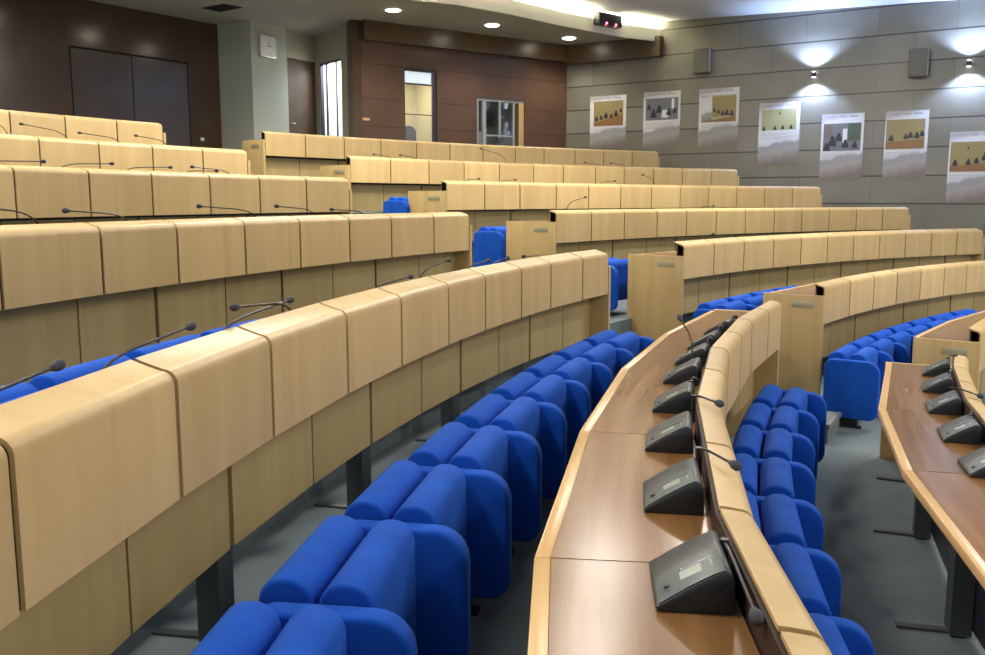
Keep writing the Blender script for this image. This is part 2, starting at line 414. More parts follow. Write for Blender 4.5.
# ------------------------------------------------------------------ microphones on console units
# local frame like the chairs: x along the row, y outwards (towards the sitter), z up from the table
prof = [(.082,0),(.084,.012),(.06,.027),(.02,.054),(-.03,.083),(-.055,.094),(-.066,.093),(-.074,.076),(-.078,0)]
me_console = MB().loops(prism_x(prof, -.12, .12)).mesh('console', 'plastic', bevel=.004)
top = [(.078,.0165),(.06,.0285),(.02,.0555),(-.03,.0845),(-.054,.0945)]
me_plate = MB().loops(prism_x([(y, z+.0015) for y, z in top]+[(y, z-.004) for y, z in top[::-1]], -.116, .012)).mesh('face_plate', 'plastic_light')
me_lcd = MB().loops(prism_x([(.030,.0520),(-.035,.0885),(-.035,.080),(.030,.045)], -.072, -.030)).mesh('screen', 'lcd')
me_lcdb = MB().loops(prism_x([(.031,.0525),(-.037,.0900),(-.037,.080),(.031,.045)], -.030, -.020)).mesh('screen_bezel', 'lcdbar')
me_btn = MB().tube([(-.06,.058,.030),(-.06,.0592,.0345)], .007, 10).mesh('button', 'plastic')
me_sidep = MB().box((-.1215,-.089,.002), (-.1203,.083,.012)).mesh('skirt', 'plastic_dark')
head_pts = [(0,0,0),(.003,0,0),(.014,0,0),(.024,0,0),(.040,0,0),(.050,0,0),(.054,0,0)]
me_head = MB().tube(head_pts, 0, 10, taper=[.004,.007,.009,.0135,.0145,.010,.004]).mesh('microphone_head', 'foam')
mic_items = []
def make_mic(side, k, thc, head=None, base=None):
    """thc: console angle; head = (theta, radius offset from RK, height above table)"""
    r = RK[k]+(.212 if k <= 0 else .25); t = R_(thc); z = ZK[k]-(TH if k <= 0 else .115)
    X = Vector((math.cos(t), -math.sin(t), 0)); Y = Vector((math.sin(t), math.cos(t), 0))
    mw = Matrix(((X.x,Y.x,0,0),(X.y,Y.y,0,0),(0,0,1,0),(0,0,0,1)))
    root = bpy.data.objects.new('desk_microphone', None); root.empty_display_size = .1; C.objects.link(root)
    o = P(r, thc, z); root.matrix_basis = Matrix.Translation(o) @ mw
    for nm, me in (('console', me_console), ('face_plate', me_plate), ('screen', me_lcd), ('screen_bezel', me_lcdb), ('button', me_btn)):
        if k > 0 and nm in ('button', 'screen_bezel'): continue
        link_mesh(nm, me, root)
    if head is None: h = Vector((.30 if int(thc*10) % 2 else -.16, -.10, .055))
    else:
        hw = P(RK[k]+head[1], head[0], z+head[2]) - o
        h = Vector((hw.dot(X), hw.dot(Y), hw.z))
    b = Vector((.09, -.060, .086))
    if k > 0: b = Vector((0, -.060, .086))
    if base:
        bw = P(RK[k]+base[1], base[0], z+.02) - o; b = Vector((bw.dot(X), bw.dot(Y), base[2]))
    up = b + Vector(((h.x-b.x)*.08, (h.y-b.y)*.08, max(.012 if base else .03, (h.z-b.z)*.55+(.008 if base else .02))))
    pts = []
    for i in range(9):                                   # bend up from the socket, then run out to the head
        u = i/8; pts.append(b*(1-u)**2 + up*2*u*(1-u) + (up*.6+h*.4)*u*u if i < 8 else up*.6+h*.4)
    for u in (.55, .7, .85, 1.0): pts.append(up*(1-u)+h*u if u > .45 else h)
    d = (h-pts[-2]).normalized()
    MB().tube(pts, .0042, 7).build('gooseneck', 'stem', root)
    MB().tube([Vector((b.x,b.y,.001 if base else b.z-.012)), b+Vector((0,0,.012))], .010, 10).build('socket', 'black', root)
    hd = link_mesh('microphone_head', me_head, root, Matrix.Translation(h-d*.006) @ d.to_track_quat('X', 'Z').to_matrix().to_4x4())
    mic_items.append((side, k, thc, h, root))
for th, hd, bs in ((-86.4, None, None), (-83.71, (-84.85, .128, .080), (-83.45, .135, .085)), (-81.10, (-81.02, .055, .112), (-80.27, .132, .095)), (-78.45, (-77.55, .055, .112), (-77.0, .132, .095)),
               (-75.93, None, None), (-73.37, (-71.9, .26, .24), (-72.55, .185, .06)), (-71.2, (-69.9, .16, .085), None), (-69.0, (-67.8, .16, .09), None), (-66.34, (-65.3, .16, .085), None)):
    make_mic('L', 0, th, hd, bs)
for th, hd, bs in ((-74.09, None, None), (-71.34, None, None), (-68.39, (-68.6, .06, .105), (-67.4, .165, .08)), (-65.61, (-64.6, .12, .07), None), (-62.9, (-61.9, .12, .10), None)):
    make_mic('L', -1, th, hd, bs)
def up(side, k, lst):
    for b, h, dz in lst: make_mic(side, k, b, (h, .20, dz+.115))
up('L', 1, [(-85.1,-83.56,.055),(-83.0,-80.9,.055),(-80.3,-77.9,.055),(-77.73,-79.5,.078),(-74.83,-72.5,.035),(-72.12,-70.3,.088),(-69.3,-67.75,.045),(-67.6,-66.4,.04),(-63.6,-65.03,.035)])
up('L', 2, [(-75.74,-77.3,.10),(-73.35,-75.0,.07),(-68.88,-71.0,.085),(-66.3,-68.0,.08),(-63.9,-65.5,.05)])
up('L', 3, [(-71.35,-69.51,.05),(-69.10,-67.38,.058),(-67.03,-65.31,.05),(-64.87,-63.5,.035),(-62.77,-64.3,.062)])
up('L', 4, [(-65.5,-66.54,.16),(-63.55,-65.0,.12),(-61.67,-63.1,.08),(-59.86,-61.05,.095)])
up('R', 4, [(-48.9,-49.9,.05),(-47.5,-48.4,.06),(-41.9,-43.5,.22),(-35.5,-36.5,.06),(-33.7,-34.7,.065)])
up('R', 3, [(-50.6,-49.7,.045),(-48.3,-47.3,.045),(-41.4,-40.3,.06),(-37.3,-38.1,.16)])
up('R', 2, [(-51.3,-49.9,.155),(-40.9,-39.8,.04)])
up('R', 1, [(-50.4,-49.2,.07),(-45.6,-44.4,.04)])
mic_rows = {}
for it in mic_items: mic_rows.setdefault((it[0], it[1]), []).append(it)
for (side, k), its in mic_rows.items():
    its.sort(key=lambda i: i[2])
    for i, (s_, k_, th, h, root) in enumerate(its):
        bend = 'raised steeply' if h.z > .2 else ('bent away along the row' if h.x > 0 else 'bent back along the row')
        if k <= 0: lab = 'black microphone console, %s from the camera on the %s' % (ORD[i], 'central brown table' if k == 0 else 'lower right brown table')
        else: lab = 'thin black gooseneck microphone, %s from left on the %s maple row up' % (ORD[i], ('%s left' % ORD[k-1]) if side == 'L' else ('%s right' % ORD[k+1]))
        tag(root, lab, 'microphone', 'gooseneck microphones on the desks')

# ------------------------------------------------------------------ setting: floors and steps
STONE_C = (1.726, 21.506); dS = Vector((.83867, -.54464, 0)); nS = Vector((-.54464, -.83867, 0))
sO = W(*STONE_C)
def clip(me, co, no):
    bm = bmesh.new(); bm.from_mesh(me)
    bmesh.ops.bisect_plane(bm, geom=bm.verts[:]+bm.edges[:]+bm.faces[:], plane_co=co, plane_no=no, clear_inner=True)
    bm.to_mesh(me); bm.free()
LW0 = W(-7.191, 16.544); dL = Vector((.57949, .81498, 0)); nL = Vector((.81498, -.57949, 0))
for k in range(-2, 6):
    r0 = RK[k]+.60 if k > -2 else 9.5
    r1 = RK[k+1]+.60 if k < 5 else 23.15
    o = MB().loops(sector(r0, r1, -112, 2, FL[k]-.9, FL[k], 2)).build('floor', 'carpet', angle=20)
    clip(o.data, sO+nS*.01, nS); tag(o, kind='structure')
o = MB().loops(sector(23.15, 29.5, -112, 2, 1.0, 2.37, 2)).build('floor', 'carpet', angle=20)
clip(o.data, sO+nS*.01, nS); tag(o, kind='structure')
for k, (a, b) in {0: (-60.3,-58.1), 1: (-59.0,-56.8), 2: (-58.1,-55.8), 3: (-57.3,-55.4), 4: (-56.4,-53.4), 5: (-55.7,-53.2)}.items():
    zz = (FL[k-1]+FL[k])/2
    st = MB().loops(sector(RK[k]-.33, RK[k]+.60, a, b, FL[k-1]-.05, zz, 1.2)).build('trim_%d' % (k+1), 'carpet'); tag(st, kind='structure')
    MB().loops(sector(RK[k]-.345, RK[k]-.315, a, b, zz-.03, zz+.004, 1.2)).build('nosing', 'steel', st)

# ------------------------------------------------------------------ walls, each in its own plane (x along, y up, z into the hall)
def wall_frame(o, d, z0):
    n = d.cross(Vector((0,0,1)))
    return Matrix(((d.x,0,n.x,o.x),(d.y,0,n.y,o.y),(0,1,0,z0),(0,0,0,1)))
def wbox(name, fr, a, b, mat, parent=None, kind=None, **kw):
    x = MB().box(a, b).build(name, mat, parent, **kw)
    if parent is None: x.matrix_world = fr
    elif fr is not None: x.matrix_parent_inverse = parent.matrix_basis.inverted(); x.matrix_basis = fr
    if kind: tag(x, kind=kind)
    return x
FS = wall_frame(sO, dS, CZ+.45)             # y = 0 at a joint
wbox('wall_right', FS, (-.2, -3.2, -.2), (15, 3.6, 0), 'stone', kind='structure')
# joints for the back wood wall, at fixed heights of its own panels
nt = M['backwood'].node_tree; bsdf = nt.nodes['Principled BSDF']; old = bsdf.inputs['Base Color'].links[0].from_socket
tc = N(nt, 'ShaderNodeTexCoord'); sp = N(nt, 'ShaderNodeSeparateXYZ'); nt.links.new(tc.outputs['Object'], sp.inputs[0])
acc = None
for zc in (2.70, 2.02, 1.48, .92):
    c = N(nt, 'ShaderNodeMath', operation='COMPARE'); nt.links.new(sp.outputs[1], c.inputs[0]); c.inputs[1].default_value = zc; c.inputs[2].default_value = .008
    if acc is None: acc = c.outputs[0]
    else:
        a = N(nt, 'ShaderNodeMath', operation='MAXIMUM'); nt.links.new(acc, a.inputs[0]); nt.links.new(c.outputs[0], a.inputs[1]); acc = a.outputs[0]
mx = N(nt, 'ShaderNodeMix', data_type='RGBA'); nt.links.new(acc, mx.inputs[0]); nt.links.new(old, mx.inputs[6]); mx.inputs[7].default_value = (.04, .02, .014, 1)
nt.links.new(mx.outputs[2], bsdf.inputs['Base Color'])
# back wood wall with two booth windows
B0 = W(-2.794, 18.341); dB = Vector((.81915, .57358, 0)); FB = wall_frame(B0, dB, CZ); BL = 5.56
FLZ = 2.37-CZ
mb = MB()
for a, b, c, d in ((.0,1.19,FLZ,3.5),(1.98,3.0,FLZ,3.5),(4.30,BL,FLZ,3.5),(1.19,1.98,FLZ,1.0),(1.19,1.98,2.68,3.5),(3.0,4.30,FLZ,1.0),(3.0,4.30,2.21,3.5)):
    mb.box((a,c,-.14),(b,d,0))
x = mb.build('wall_back', 'backwood'); x.matrix_world = FB; tag(x, kind='structure')
ret = W(-2.971, 18.956)
dT = ret-B0; LT = dT.length; dT.normalize()
tr = MB().box((0, FLZ, 0), (LT, 3.5, .03)).build('trim_10', 'darkwood'); tr.matrix_world = wall_frame(B0, dT, CZ); tag(tr, kind='structure')  # return face in darker wood, its shade put into the colour
wbox('trim_11', FB, (.0, FLZ, .0), (.20, 3.5, .05), 'darkwood', kind='structure')
wbox('trim_12', FB, (.205, 3.13, .0), (BL-.21, 3.5, .2), 'header', kind='structure')
FS0 = wall_frame(sO, dS, CZ)
wbox('trim_13', FS0, (.0, 3.08, .0), (2.37, 3.5, .2), 'header', kind='structure')
def glass():
    m = bpy.data.materials.new('window_glass'); m.use_nodes = True; nt = m.node_tree
    for n in list(nt.nodes): nt.nodes.remove(n)
    out = N(nt, 'ShaderNodeOutputMaterial'); mx = N(nt, 'ShaderNodeMixShader'); mx.inputs[0].default_value = .12
    a = N(nt, 'ShaderNodeBsdfTransparent'); g = N(nt, 'ShaderNodeBsdfGlossy'); g.inputs['Roughness'].default_value = .05
    nt.links.new(a.outputs[0], mx.inputs[1]); nt.links.new(g.outputs[0], mx.inputs[2]); nt.links.new(mx.outputs[0], out.inputs[0]); return m
M['glass'] = glass()
def room_box(name, fr, a, b, mat, t=.03):
    x0,y0,z0 = a; x1,y1,z1 = b; mb = MB()
    mb.box((x0-t,y0-t,z0-t),(x1+t,y1+t,z0)).box((x0-t,y0-t,z0),(x0,y1+t,z1)).box((x1,y0-t,z0),(x1+t,y1+t,z1)).box((x0,y0-t,z0),(x1,y0,z1)).box((x0,y1,z0),(x1,y1+t,z1))
    o = mb.build(name, mat); o.matrix_world = fr; return tag(o, kind='structure')
room_box('wall_booth', FB, (1.0, .55, -1.5), (2.35, 2.8, -.141), 'booth')
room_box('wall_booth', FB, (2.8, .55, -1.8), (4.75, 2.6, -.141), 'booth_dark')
mb = MB()
for a, b in (((1.19,2.64),(1.98,2.68)), ((1.19,1.0),(1.225,2.64)), ((1.90,1.0),(1.98,2.64)), ((1.225,2.37),(1.90,2.40)), ((1.225,1.76),(1.90,1.775))):
    mb.box((a[0],a[1],-.09),(b[0],b[1],-.03))
w1 = mb.build('window_1', 'post'); w1.matrix_world = FB; tag(w1, kind='structure')
wbox('window_pane', FB, (1.225,1.0,-.065), (1.90,2.64,-.059), 'glass', w1)
wbox('glow_strip', FB, (1.225,2.40,-.12), (1.90,2.64,-.10), 'panel_glow', w1)  # glowing strip for the tube light at the window top
mb = MB()
for a, b in (((3.0,2.15),(4.30,2.21)), ((3.0,1.0),(3.06,2.15)), ((3.17,1.0),(3.26,2.15)), ((3.62,1.36),(3.66,2.15)), ((4.0,1.0),(4.04,2.15)), ((3.26,1.40),(4.0,1.43))):
    mb.box((a[0],a[1],-.09),(b[0],b[1],-.03))
w2 = mb.build('window_2', 'frame_grey'); w2.matrix_world = FB; tag(w2, kind='structure')
wbox('window_pane', FB, (3.06,1.0,-.065), (4.04,2.15,-.059), 'glass', w2)
wbox('window_board', FB, (4.16,1.0,-.10), (4.30,2.15,-.03), 'maple_panel', w2)
wbox('window_board', FB, (4.04,1.0,-.10), (4.16,2.15,-.05), 'darkwood', w2)
# office chair in the lit booth
oc = empty('office_chair', FB @ Vector((1.52, .55, -.50)), math.atan2(dB.y, dB.x)); tag(oc, 'grey office chair seen through the tall lit booth window', 'chair')
MB().loops([[(x, y, z) for x, z in rrect(-.22, .50, .22, 1.02, .08, .08, .16, .16)] for y in (-.04, .04)]).build('backrest', 'plastic_light', oc, bevel=.02, seg=3)
MB().loops([[(x, y, z) for x, y in rrect(-.24, -.05, .24, .42, .08, .08, .08, .08)] for z in (.40, .48)]).build('seat', 'plastic_light', oc, bevel=.02, seg=3)
MB().tube([(0,.18,.06),(0,.18,.40)], .03, 10).build('stem', 'black', oc)
mb = MB()
for i in range(5):
    a = i*1.2566; mb.tube([(0,.18,.06),(.26*math.cos(a),.18+.26*math.sin(a),.03)], .02, 8)
mb.build('base', 'black', oc)
# small white monitor standing in the dark booth
mo = empty('booth_monitor', FB @ Vector((3.5, .55, -.55)), math.atan2(dB.y, dB.x)); tag(mo, 'small white monitor behind the dark booth window', 'monitor')
MB().box((-.09,-.02,.62),(.09,.03,.98)).build('screen_housing', 'white', mo, bevel=.01)
MB().box((-.03,-.01,.0),(.03,.03,.62)).build('stand', 'white', mo)
MB().box((-.12,-.09,.0),(.12,.09,.02)).build('base', 'white', mo)
# brass plate at the left end of the back wall
wp = MB().box((.16,1.585,0),(.38,1.635,.012)).build('wall_sign', 'band', bevel=.002); wp.matrix_world = FB
tag(wp, 'small yellow plate at the left end of the brown back wall', 'sign')

# left dark wood wall with double door
FLW = wall_frame(LW0, dL, CZ)
mb = MB()
mb.box((-8,FLZ,-.15),(-.36,3.5,0)).box((2.075,FLZ,-.15),(2.86,3.5,0)).box((-.36,2.675,-.15),(2.075,3.5,0))
x = mb.build('wall_left', 'darkwood'); x.matrix_world = FLW; tag(x, kind='structure')
wbox('trim_14', FLW, (-.36,FLZ,-.12), (2.075,2.675,-.10), 'dark', kind='structure')
for i, (a, b, hx) in enumerate(((-.335,.842,.36),(.862,2.055,1.0))):
    d_ = wbox('door_%d' % (i+1), FLW, (a,FLZ+.01,-.05), (b,2.645,-.004), 'darkdoor', kind='structure')
    if i == 0: wbox('door_handle', FLW, (hx,1.60,-.004), (hx+.11,1.62,.03), 'post', d_, bevel=.004)
sw = MB().box((2.30,1.18,0),(2.38,1.24,.012)).build('wall_switch', 'white', bevel=.003); sw.matrix_world = FLW
tag(sw, 'small white wall switch low on the dark wood wall beside the pale column', 'switch')

# pale column
cp = [W(-5.557,18.842), W(-4.77,18.384), W(-4.26,19.221), W(-5.047,19.68)]
o = MB().loops([[p+Vector((0,0,z-CZ)) for p in cp] for z in (2.37, CZ+3.5)]).build('wall_column', 'pale'); tag(o, kind='structure')
# recess: plain wall with brown door, side wall with opening into a bright corridor
Rb = W(-3.853, 20.138)
FA = wall_frame(Rb, dL, CZ)
mb = MB(); mb.box((-1.6,2.96,-.1),(.1,3.5,0)).box((-1.6,FLZ,-.1),(-.79,2.96,0))
x = mb.build('wall_recess', 'pale2'); x.matrix_world = FA; tag(x, kind='structure')
d3 = wbox('door_3', FA, (-.785,FLZ+.01,-.06), (.02,2.955,-.02), 'door_brown', kind='structure')
wbox('door_handle', FA, (-.74,1.60,-.02), (-.62,1.625,.03), 'steel', d3, bevel=.004)
dR = (W(-2.971,18.956)-Rb); LR = dR.length; dR.normalize(); FR = wall_frame(Rb, dR, CZ)
mb = MB(); mb.box((.0,FLZ,-.1),(.19,3.5,0)).box((1.21,FLZ,-.1),(LR+.02,3.5,0)).box((.19,2.90,-.1),(1.21,3.5,0))
x = mb.build('wall_recess', 'pale2'); x.matrix_world = FR; tag(x, kind='structure')
room_box('wall_corridor', FR, (.1, FLZ, -.80), (1.3, 3.1, -.101), 'white')
mb = MB(); mb.box((.19,FLZ,-.09),(.225,2.90,-.02)).box((1.175,FLZ,-.09),(1.21,2.90,-.02)).box((.225,2.865,-.09),(1.175,2.90,-.02)).box((.42,FLZ,-.07),(.46,2.865,-.04)).box((.88,FLZ,-.07),(.90,2.865,-.04))
d4 = mb.build('door_4', 'post'); d4.matrix_world = FR; tag(d4, kind='structure')
wbox('exit_lamp', FR, (.98,2.50,-.30), (1.14,2.62,-.26), 'lamp', d4)
wbox('window_pane', FR, (.2,FLZ+.2,-.79), (1.2,2.9,-.78), 'panel_glow', d4)  # glowing panel added for the brightness of the corridor

# ------------------------------------------------------------------ ceilings
fas = [W(-1.35,16.17), W(-.66,16.49), W(.347,17.36), W(1.337,18.43), W(2.04,19.07), W(2.81,19.76), W(3.63,20.25)]
fas = [P(21.62, t) for t in (-95,-90,-85,-80,-75,-70,-65,-60,-56,-52,-48.5,-45.8)] + fas + [fas[-1]+(fas[-1]-fas[-2])*.8]
def polar(v): return math.hypot(v.x, v.y), math.degrees(math.atan2(v.x, v.y))
ZL = CZ+3.5; ZR = CZ+3.74
rings = []
for p in fas:
    r, t = polar(p); q = P(28.5, t); o_ = Vector((p.x, p.y, 0))
    rings.append([o_+Vector((0,0,ZL)), Vector((q.x,q.y,ZL)), Vector((q.x,q.y,ZL+.05)), o_+Vector((0,0,ZL+.05))])
o = MB().loops(rings).build('ceiling', 'ceiling', angle=20); clip(o.data, sO, nS); tag(o, kind='structure')
def strip(pts, r0, r1, z0, z1):
    out = []
    for p in pts:
        r, t = polar(p); out.append([P(r+r0,t,z0), P(r+r1,t,z0), P(r+r1,t,z1), P(r+r0,t,z1)])
    return MB().loops(out)
o = strip(fas, -.05, 0, CZ+3.40, CZ+3.66).build('trim_15', 'fascia', angle=50); clip(o.data, sO, nS); tag(o, kind='structure')
o = strip(fas, .05, .10, CZ+3.59, CZ+3.645).build('cove_light', 'led', angle=50); clip(o.data, sO, nS)
tag(o, 'warm white cove strip glowing behind the curved ceiling lip', 'lamp')
# raised ceiling, dropping slightly towards the right along the stone wall
def rc(s, q, dz=0):
    p = sO + dS*s - nS*(-q); z = 3.83 - .037*max(0, s-2.4)
    return Vector((p.x, p.y, CZ+z+dz))
rg = []
for s_ in (-24, -12, 0, 2.4, 8, 14): rg.append([rc(s_, 0), rc(s_, 26), rc(s_, 26, .08), rc(s_, 0, .08)])
o = MB().loops(rg).build('ceiling', 'raised', angle=30); tag(o, kind='structure')

# recessed downlights of the low ceiling
def downlight(x, y, label, lit=True):
    p = W(x, y); root = empty('ceiling_light', (p.x, p.y, ZL)); tag(root, label, 'lamp', 'round downlights in the low ceiling')
    n = 24
    ringo = lambda r, z: [Vector((r*math.cos(2*math.pi*i/n), r*math.sin(2*math.pi*i/n), z)) for i in range(n)]
    MB().loops([ringo(.135,-.004), ringo(.175,-.004), ringo(.18,.0), ringo(.135,.02)], cap=False).build('trim_ring', 'white', root)
    MB().loops([ringo(.135,-.010), ringo(.11,-.022), ringo(.05,-.03)]).build('lamp_glass', 'lamp', root)
    ld = bpy.data.lights.new('downlight', 'SPOT'); ld.energy = 95; ld.color = (1, .93, .80); ld.spot_size = R_(135); ld.spot_blend = .7; ld.shadow_soft_size = .12
    lo = bpy.data.objects.new('downlight', ld); C.objects.link(lo); lo.location = (p.x, p.y, ZL-.06)
downlight(-1.847,17.404, 'round glowing downlight nearest the pale column, left of the three lit ones')
downlight(-.006,18.859, 'round glowing downlight in the middle of the three over the booth windows')
downlight(1.674,20.339, 'round glowing downlight nearest the stone wall corner')
downlight(-3.46,16.30, 'round downlight cut by the top edge of the picture above the column')
for t in (-52.3, -58.0, -64.0):
    p = P(23.3, t); downlight(p.x+CX, p.y+CY, 'round downlight before the dark left wall, %s to the left of the column' % ORD[round((-46-t)/6)-1])
# ceiling vent
v0 = W(-4.97, 17.2); vt = empty('ceiling_vent', (v0.x, v0.y, ZL), math.atan2(.815,.579)-math.pi/2); tag(vt, 'dark slotted air vent in the low ceiling left of the column', 'vent')
mb = MB(); mb.box((-.32,-.2,-.012),(.32,-.17,0)).box((-.32,.17,-.012),(.32,.2,0)).box((-.32,-.17,-.012),(-.29,.17,0)).box((.29,-.17,-.012),(.32,.17,0)); mb.build('frame', 'black', vt)
MB().box((-.29,-.17,-.004),(.29,.17,-.001)).build('backing', 'black', vt)
for i in range(7):
    y = -.145+i*.048; MB().box((-.29,y-.012,-.012),(.29,y+.004,-.005)).build('slat', 'plastic', vt)
# black box with two red lamps on the ceiling lip
fp = W(2.27, 19.28); fd = Vector((.745, .667, 0))
ib = empty('infrared_emitter', (fp.x+.12*fd.y, fp.y-.12*fd.x, CZ+3.53), math.atan2(fd.y, fd.x)); tag(ib, 'black box with two red lights fixed to the curved ceiling lip', 'emitter')
MB().box((-.35,-.11,.0),(.35,.06,.24)).build('housing', 'black', ib, bevel=.01)
for s_ in (-.14, .15): MB().tube([(s_,-.09,-.002),(s_,-.09,.035),(s_,-.13,.035)], .022, 10).build('red_lamp', 'ledred', ib)
MB().box((-.20,.055,.05),(.20,.075,.20)).build('bracket', 'steel', ib)

# ------------------------------------------------------------------ things on the stone wall
def sconce(s, z, label):
    o_ = FS0 @ Vector((s, z, 0)); root = empty('wall_lamp', o_, math.atan2(dS.y, dS.x)); tag(root, label, 'lamp', 'up and down wall lamps on the stone wall')
    MB().box((-.05,-.02,-.05),(.05,.0,.05)).build('wall_plate', 'steel', root)
    MB().tube([(0,-.02,0),(0,-.07,0)], .015, 8).build('arm', 'steel', root)
    n = 20; rg = lambda r, zz: [Vector((r*math.cos(2*math.pi*i/n), -.11+r*math.sin(2*math.pi*i/n), zz)) for i in range(n)]
    MB().loops([rg(.040,-.048), rg(.043,-.045), rg(.043,.045), rg(.040,.048)]).build('housing', 'post', root)
    for nm, sg in (('upper_lens', 1), ('lower_lens', -1)): MB().loops([rg(.034, sg*.048), rg(.030, sg*.054)]).build(nm, 'sconce_glow', root)
    for sg in (1, -1):
        ld = bpy.data.lights.new('sconce', 'SPOT'); ld.energy = 105; ld.color = (.44, .60, 1); ld.spot_size = R_(128); ld.spot_blend = .55; ld.shadow_soft_size = .03
        lo = bpy.data.objects.new('sconce', ld); C.objects.link(lo)
        lo.location = FS0 @ Vector((s, z+sg*.07, .20))
        lo.rotation_euler = (0, 0, 0) if sg < 0 else (math.pi, 0, 0)
sconce(5.605, 2.461, 'small wall lamp throwing blue-white light up and down, left of the two')
sconce(8.342, 2.456, 'small wall lamp throwing blue-white light up and down at the right edge')
def speaker(s0, s1, z0, z1, label):
    o_ = FS0 @ Vector(((s0+s1)/2, z0, 0)); root = empty('wall_speaker', o_, math.atan2(dS.y, dS.x)); tag(root, label, 'speaker', 'grey loudspeakers on the stone wall')
    w = (s1-s0)/2; h = z1-z0
    MB().box((-w,-.20,0),(w,-.04,h)).build('cabinet', 'speaker', root, bevel=.012)
    MB().box((w-.004,-.19,.02),(w+.004,-.05,h-.02)).build('side_panel', 'speaker_lit', root)  # lighter sheet; the lamp-lit side is put into its colour
    MB().box((-w+.02,-.206,.02),(w-.02,-.199,h-.02)).build('grille', 'speaker', root)
    MB().box((-.05,-.05,h*.4),(.05,0,h*.6)).build('bracket', 'black', root)
speaker(3.13,3.46,2.66,3.16,'grey box loudspeaker on the stone wall above the third poster')
speaker(7.34,7.66,2.28,2.79,'grey box loudspeaker on the stone wall left of the right-hand wall lamp')

def flat(name, cols, rough=.5):
    return plain(name, cols, rough)
pm, nt, b = new_mat('poster_print')
tc = N(nt, 'ShaderNodeTexCoord'); sp = N(nt, 'ShaderNodeSeparateXYZ'); nt.links.new(tc.outputs['Generated'], sp.inputs[0])
nz = N(nt, 'ShaderNodeTexNoise'); nz.inputs['Scale'].default_value = 4; nz.inputs['Detail'].default_value = 6; nt.links.new(tc.outputs['Generated'], nz.inputs['Vector'])
a1 = N(nt, 'ShaderNodeMath', operation='MULTIPLY'); nt.links.new(sp.outputs[0], a1.inputs[0]); a1.inputs[1].default_value = -.14
a2 = N(nt, 'ShaderNodeMath', operation='ADD'); nt.links.new(sp.outputs[1], a2.inputs[0]); nt.links.new(a1.outputs[0], a2.inputs[1])
a3 = N(nt, 'ShaderNodeMath', operation='MULTIPLY_ADD'); nt.links.new(nz.outputs['Fac'], a3.inputs[0]); a3.inputs[1].default_value = .16; nt.links.new(a2.outputs[0], a3.inputs[2])
nt.links.new(ramp(nt, a3.outputs[0], [(.05, (.20,.165,.155)), (.22, (.36,.33,.32)), (.33, (.30,.30,.32)), (.37, (.62,.62,.66)), (.50, (.70,.70,.72)), (.93, (.66,.66,.70)), (1.0, (.42,.40,.42))]), b.inputs['Base Color'])
b.inputs['Roughness'].default_value = .35; M['poster'] = pm
M['p_ochre'] = plain('print_ochre', (.30,.235,.10), .4); M['p_yellow'] = plain('print_pale_yellow', (.38,.37,.20), .4)
M['p_dark'] = plain('print_dark', (.02,.02,.035), .4); M['p_wood'] = plain('print_orange', (.26,.13,.05), .4)
M['p_grey'] = plain('print_grey', (.16,.17,.19), .4); M['p_green'] = plain('print_green', (.06,.10,.07), .4); M['p_letters'] = plain('print_letters', (.35,.35,.38), .4); M['p_skin'] = plain('print_skin', (.16,.13,.11), .4)
def poster(i, x0, x1, z0, z1, px0, px1, pz0, pz1, bg, desk, heads, label, extra=None):
    rnd = random.Random(i)
    sh = MB().box((x0,z0,.002),(x1,z1,.008)).build('poster', 'poster'); sh.matrix_world = FS0
    tag(sh, label, 'poster', 'printed posters on the stone wall')
    def kid(mb, nm, mat):
        o = mb.build(nm, mat, sh); return o
    ph = kid(MB().box((px0,pz0,.008),(px1,pz1,.010)), 'photo', bg)
    w = px1-px0; h = pz1-pz0
    if extra:
        for (a, b_, c, d, m_) in extra: mb = MB().box((px0+w*a,pz0+h*c,.010),(px0+w*b_,pz0+h*d,.0106)); o=mb.build('photo_block', m_, ph)
    if desk: MB().add([(px0,pz0,.0108),(px1,pz0,.0108),(px1,pz0+h*desk[1],.0108),(px0,pz0+h*desk[0],.0108)], [(0,1,2,3)]).build('photo_desk', 'p_wood', ph)
    mb = MB()
    for (hx, hz, s_) in heads:
        cx_, cz_ = px0+w*hx, pz0+h*hz; n = 12
        mb.add([(cx_+s_*.42*w*math.cos(6.283*j/n), cz_+s_*.5*w*math.sin(6.283*j/n)+s_*.5*w, .0112) for j in range(n)], [list(range(n))])
        mb.add([(cx_-s_*.8*w, cz_-s_*.9*w, .0113),(cx_+s_*.8*w, cz_-s_*.9*w, .0113),(cx_+s_*.6*w, cz_+s_*.2*w, .0113),(cx_-s_*.6*w, cz_+s_*.2*w, .0113)], [(0,1,2,3)])
    mb.build('photo_figures', 'p_dark', ph)
    mb = MB()
    for j, (a, b_) in enumerate(((.12,.34),(.42,.58),(.66,.86))):
        mb.box((x0+(x1-x0)*a,z1-.075,.008),(x0+(x1-x0)*b_,z1-.045,.0086))
    for j in range(4): mb.box((px0,pz0-.07-.035*j,.008),(px0+w*(.9-.12*(j%2)),pz0-.062-.035*j,.0086))
    kid(mb, 'lettering', 'p_letters')
row5 = [(.10,.30,.07),(.26,.34,.07),(.42,.42,.09),(.60,.40,.07),(.76,.48,.09),(.92,.6,.06)]
poster(1,.62,1.52,1.18,2.34,.715,1.45,1.67,2.22,'p_ochre',(.12,.45),row5,'poster with photo of seated people before an ochre wall, nearest the corner')
poster(2,1.94,2.80,1.14,2.35,1.995,2.75,1.74,2.21,'p_grey',None,[(.25,.3,.13),(.42,.5,.12),(.72,.35,.10),(.9,.4,.08),(.1,.6,.08)],'poster with dark blue and grey photo of standing people, second from the corner',[(.5,.7,.1,.45,'white'),(.8,.88,.5,.95,'white')])
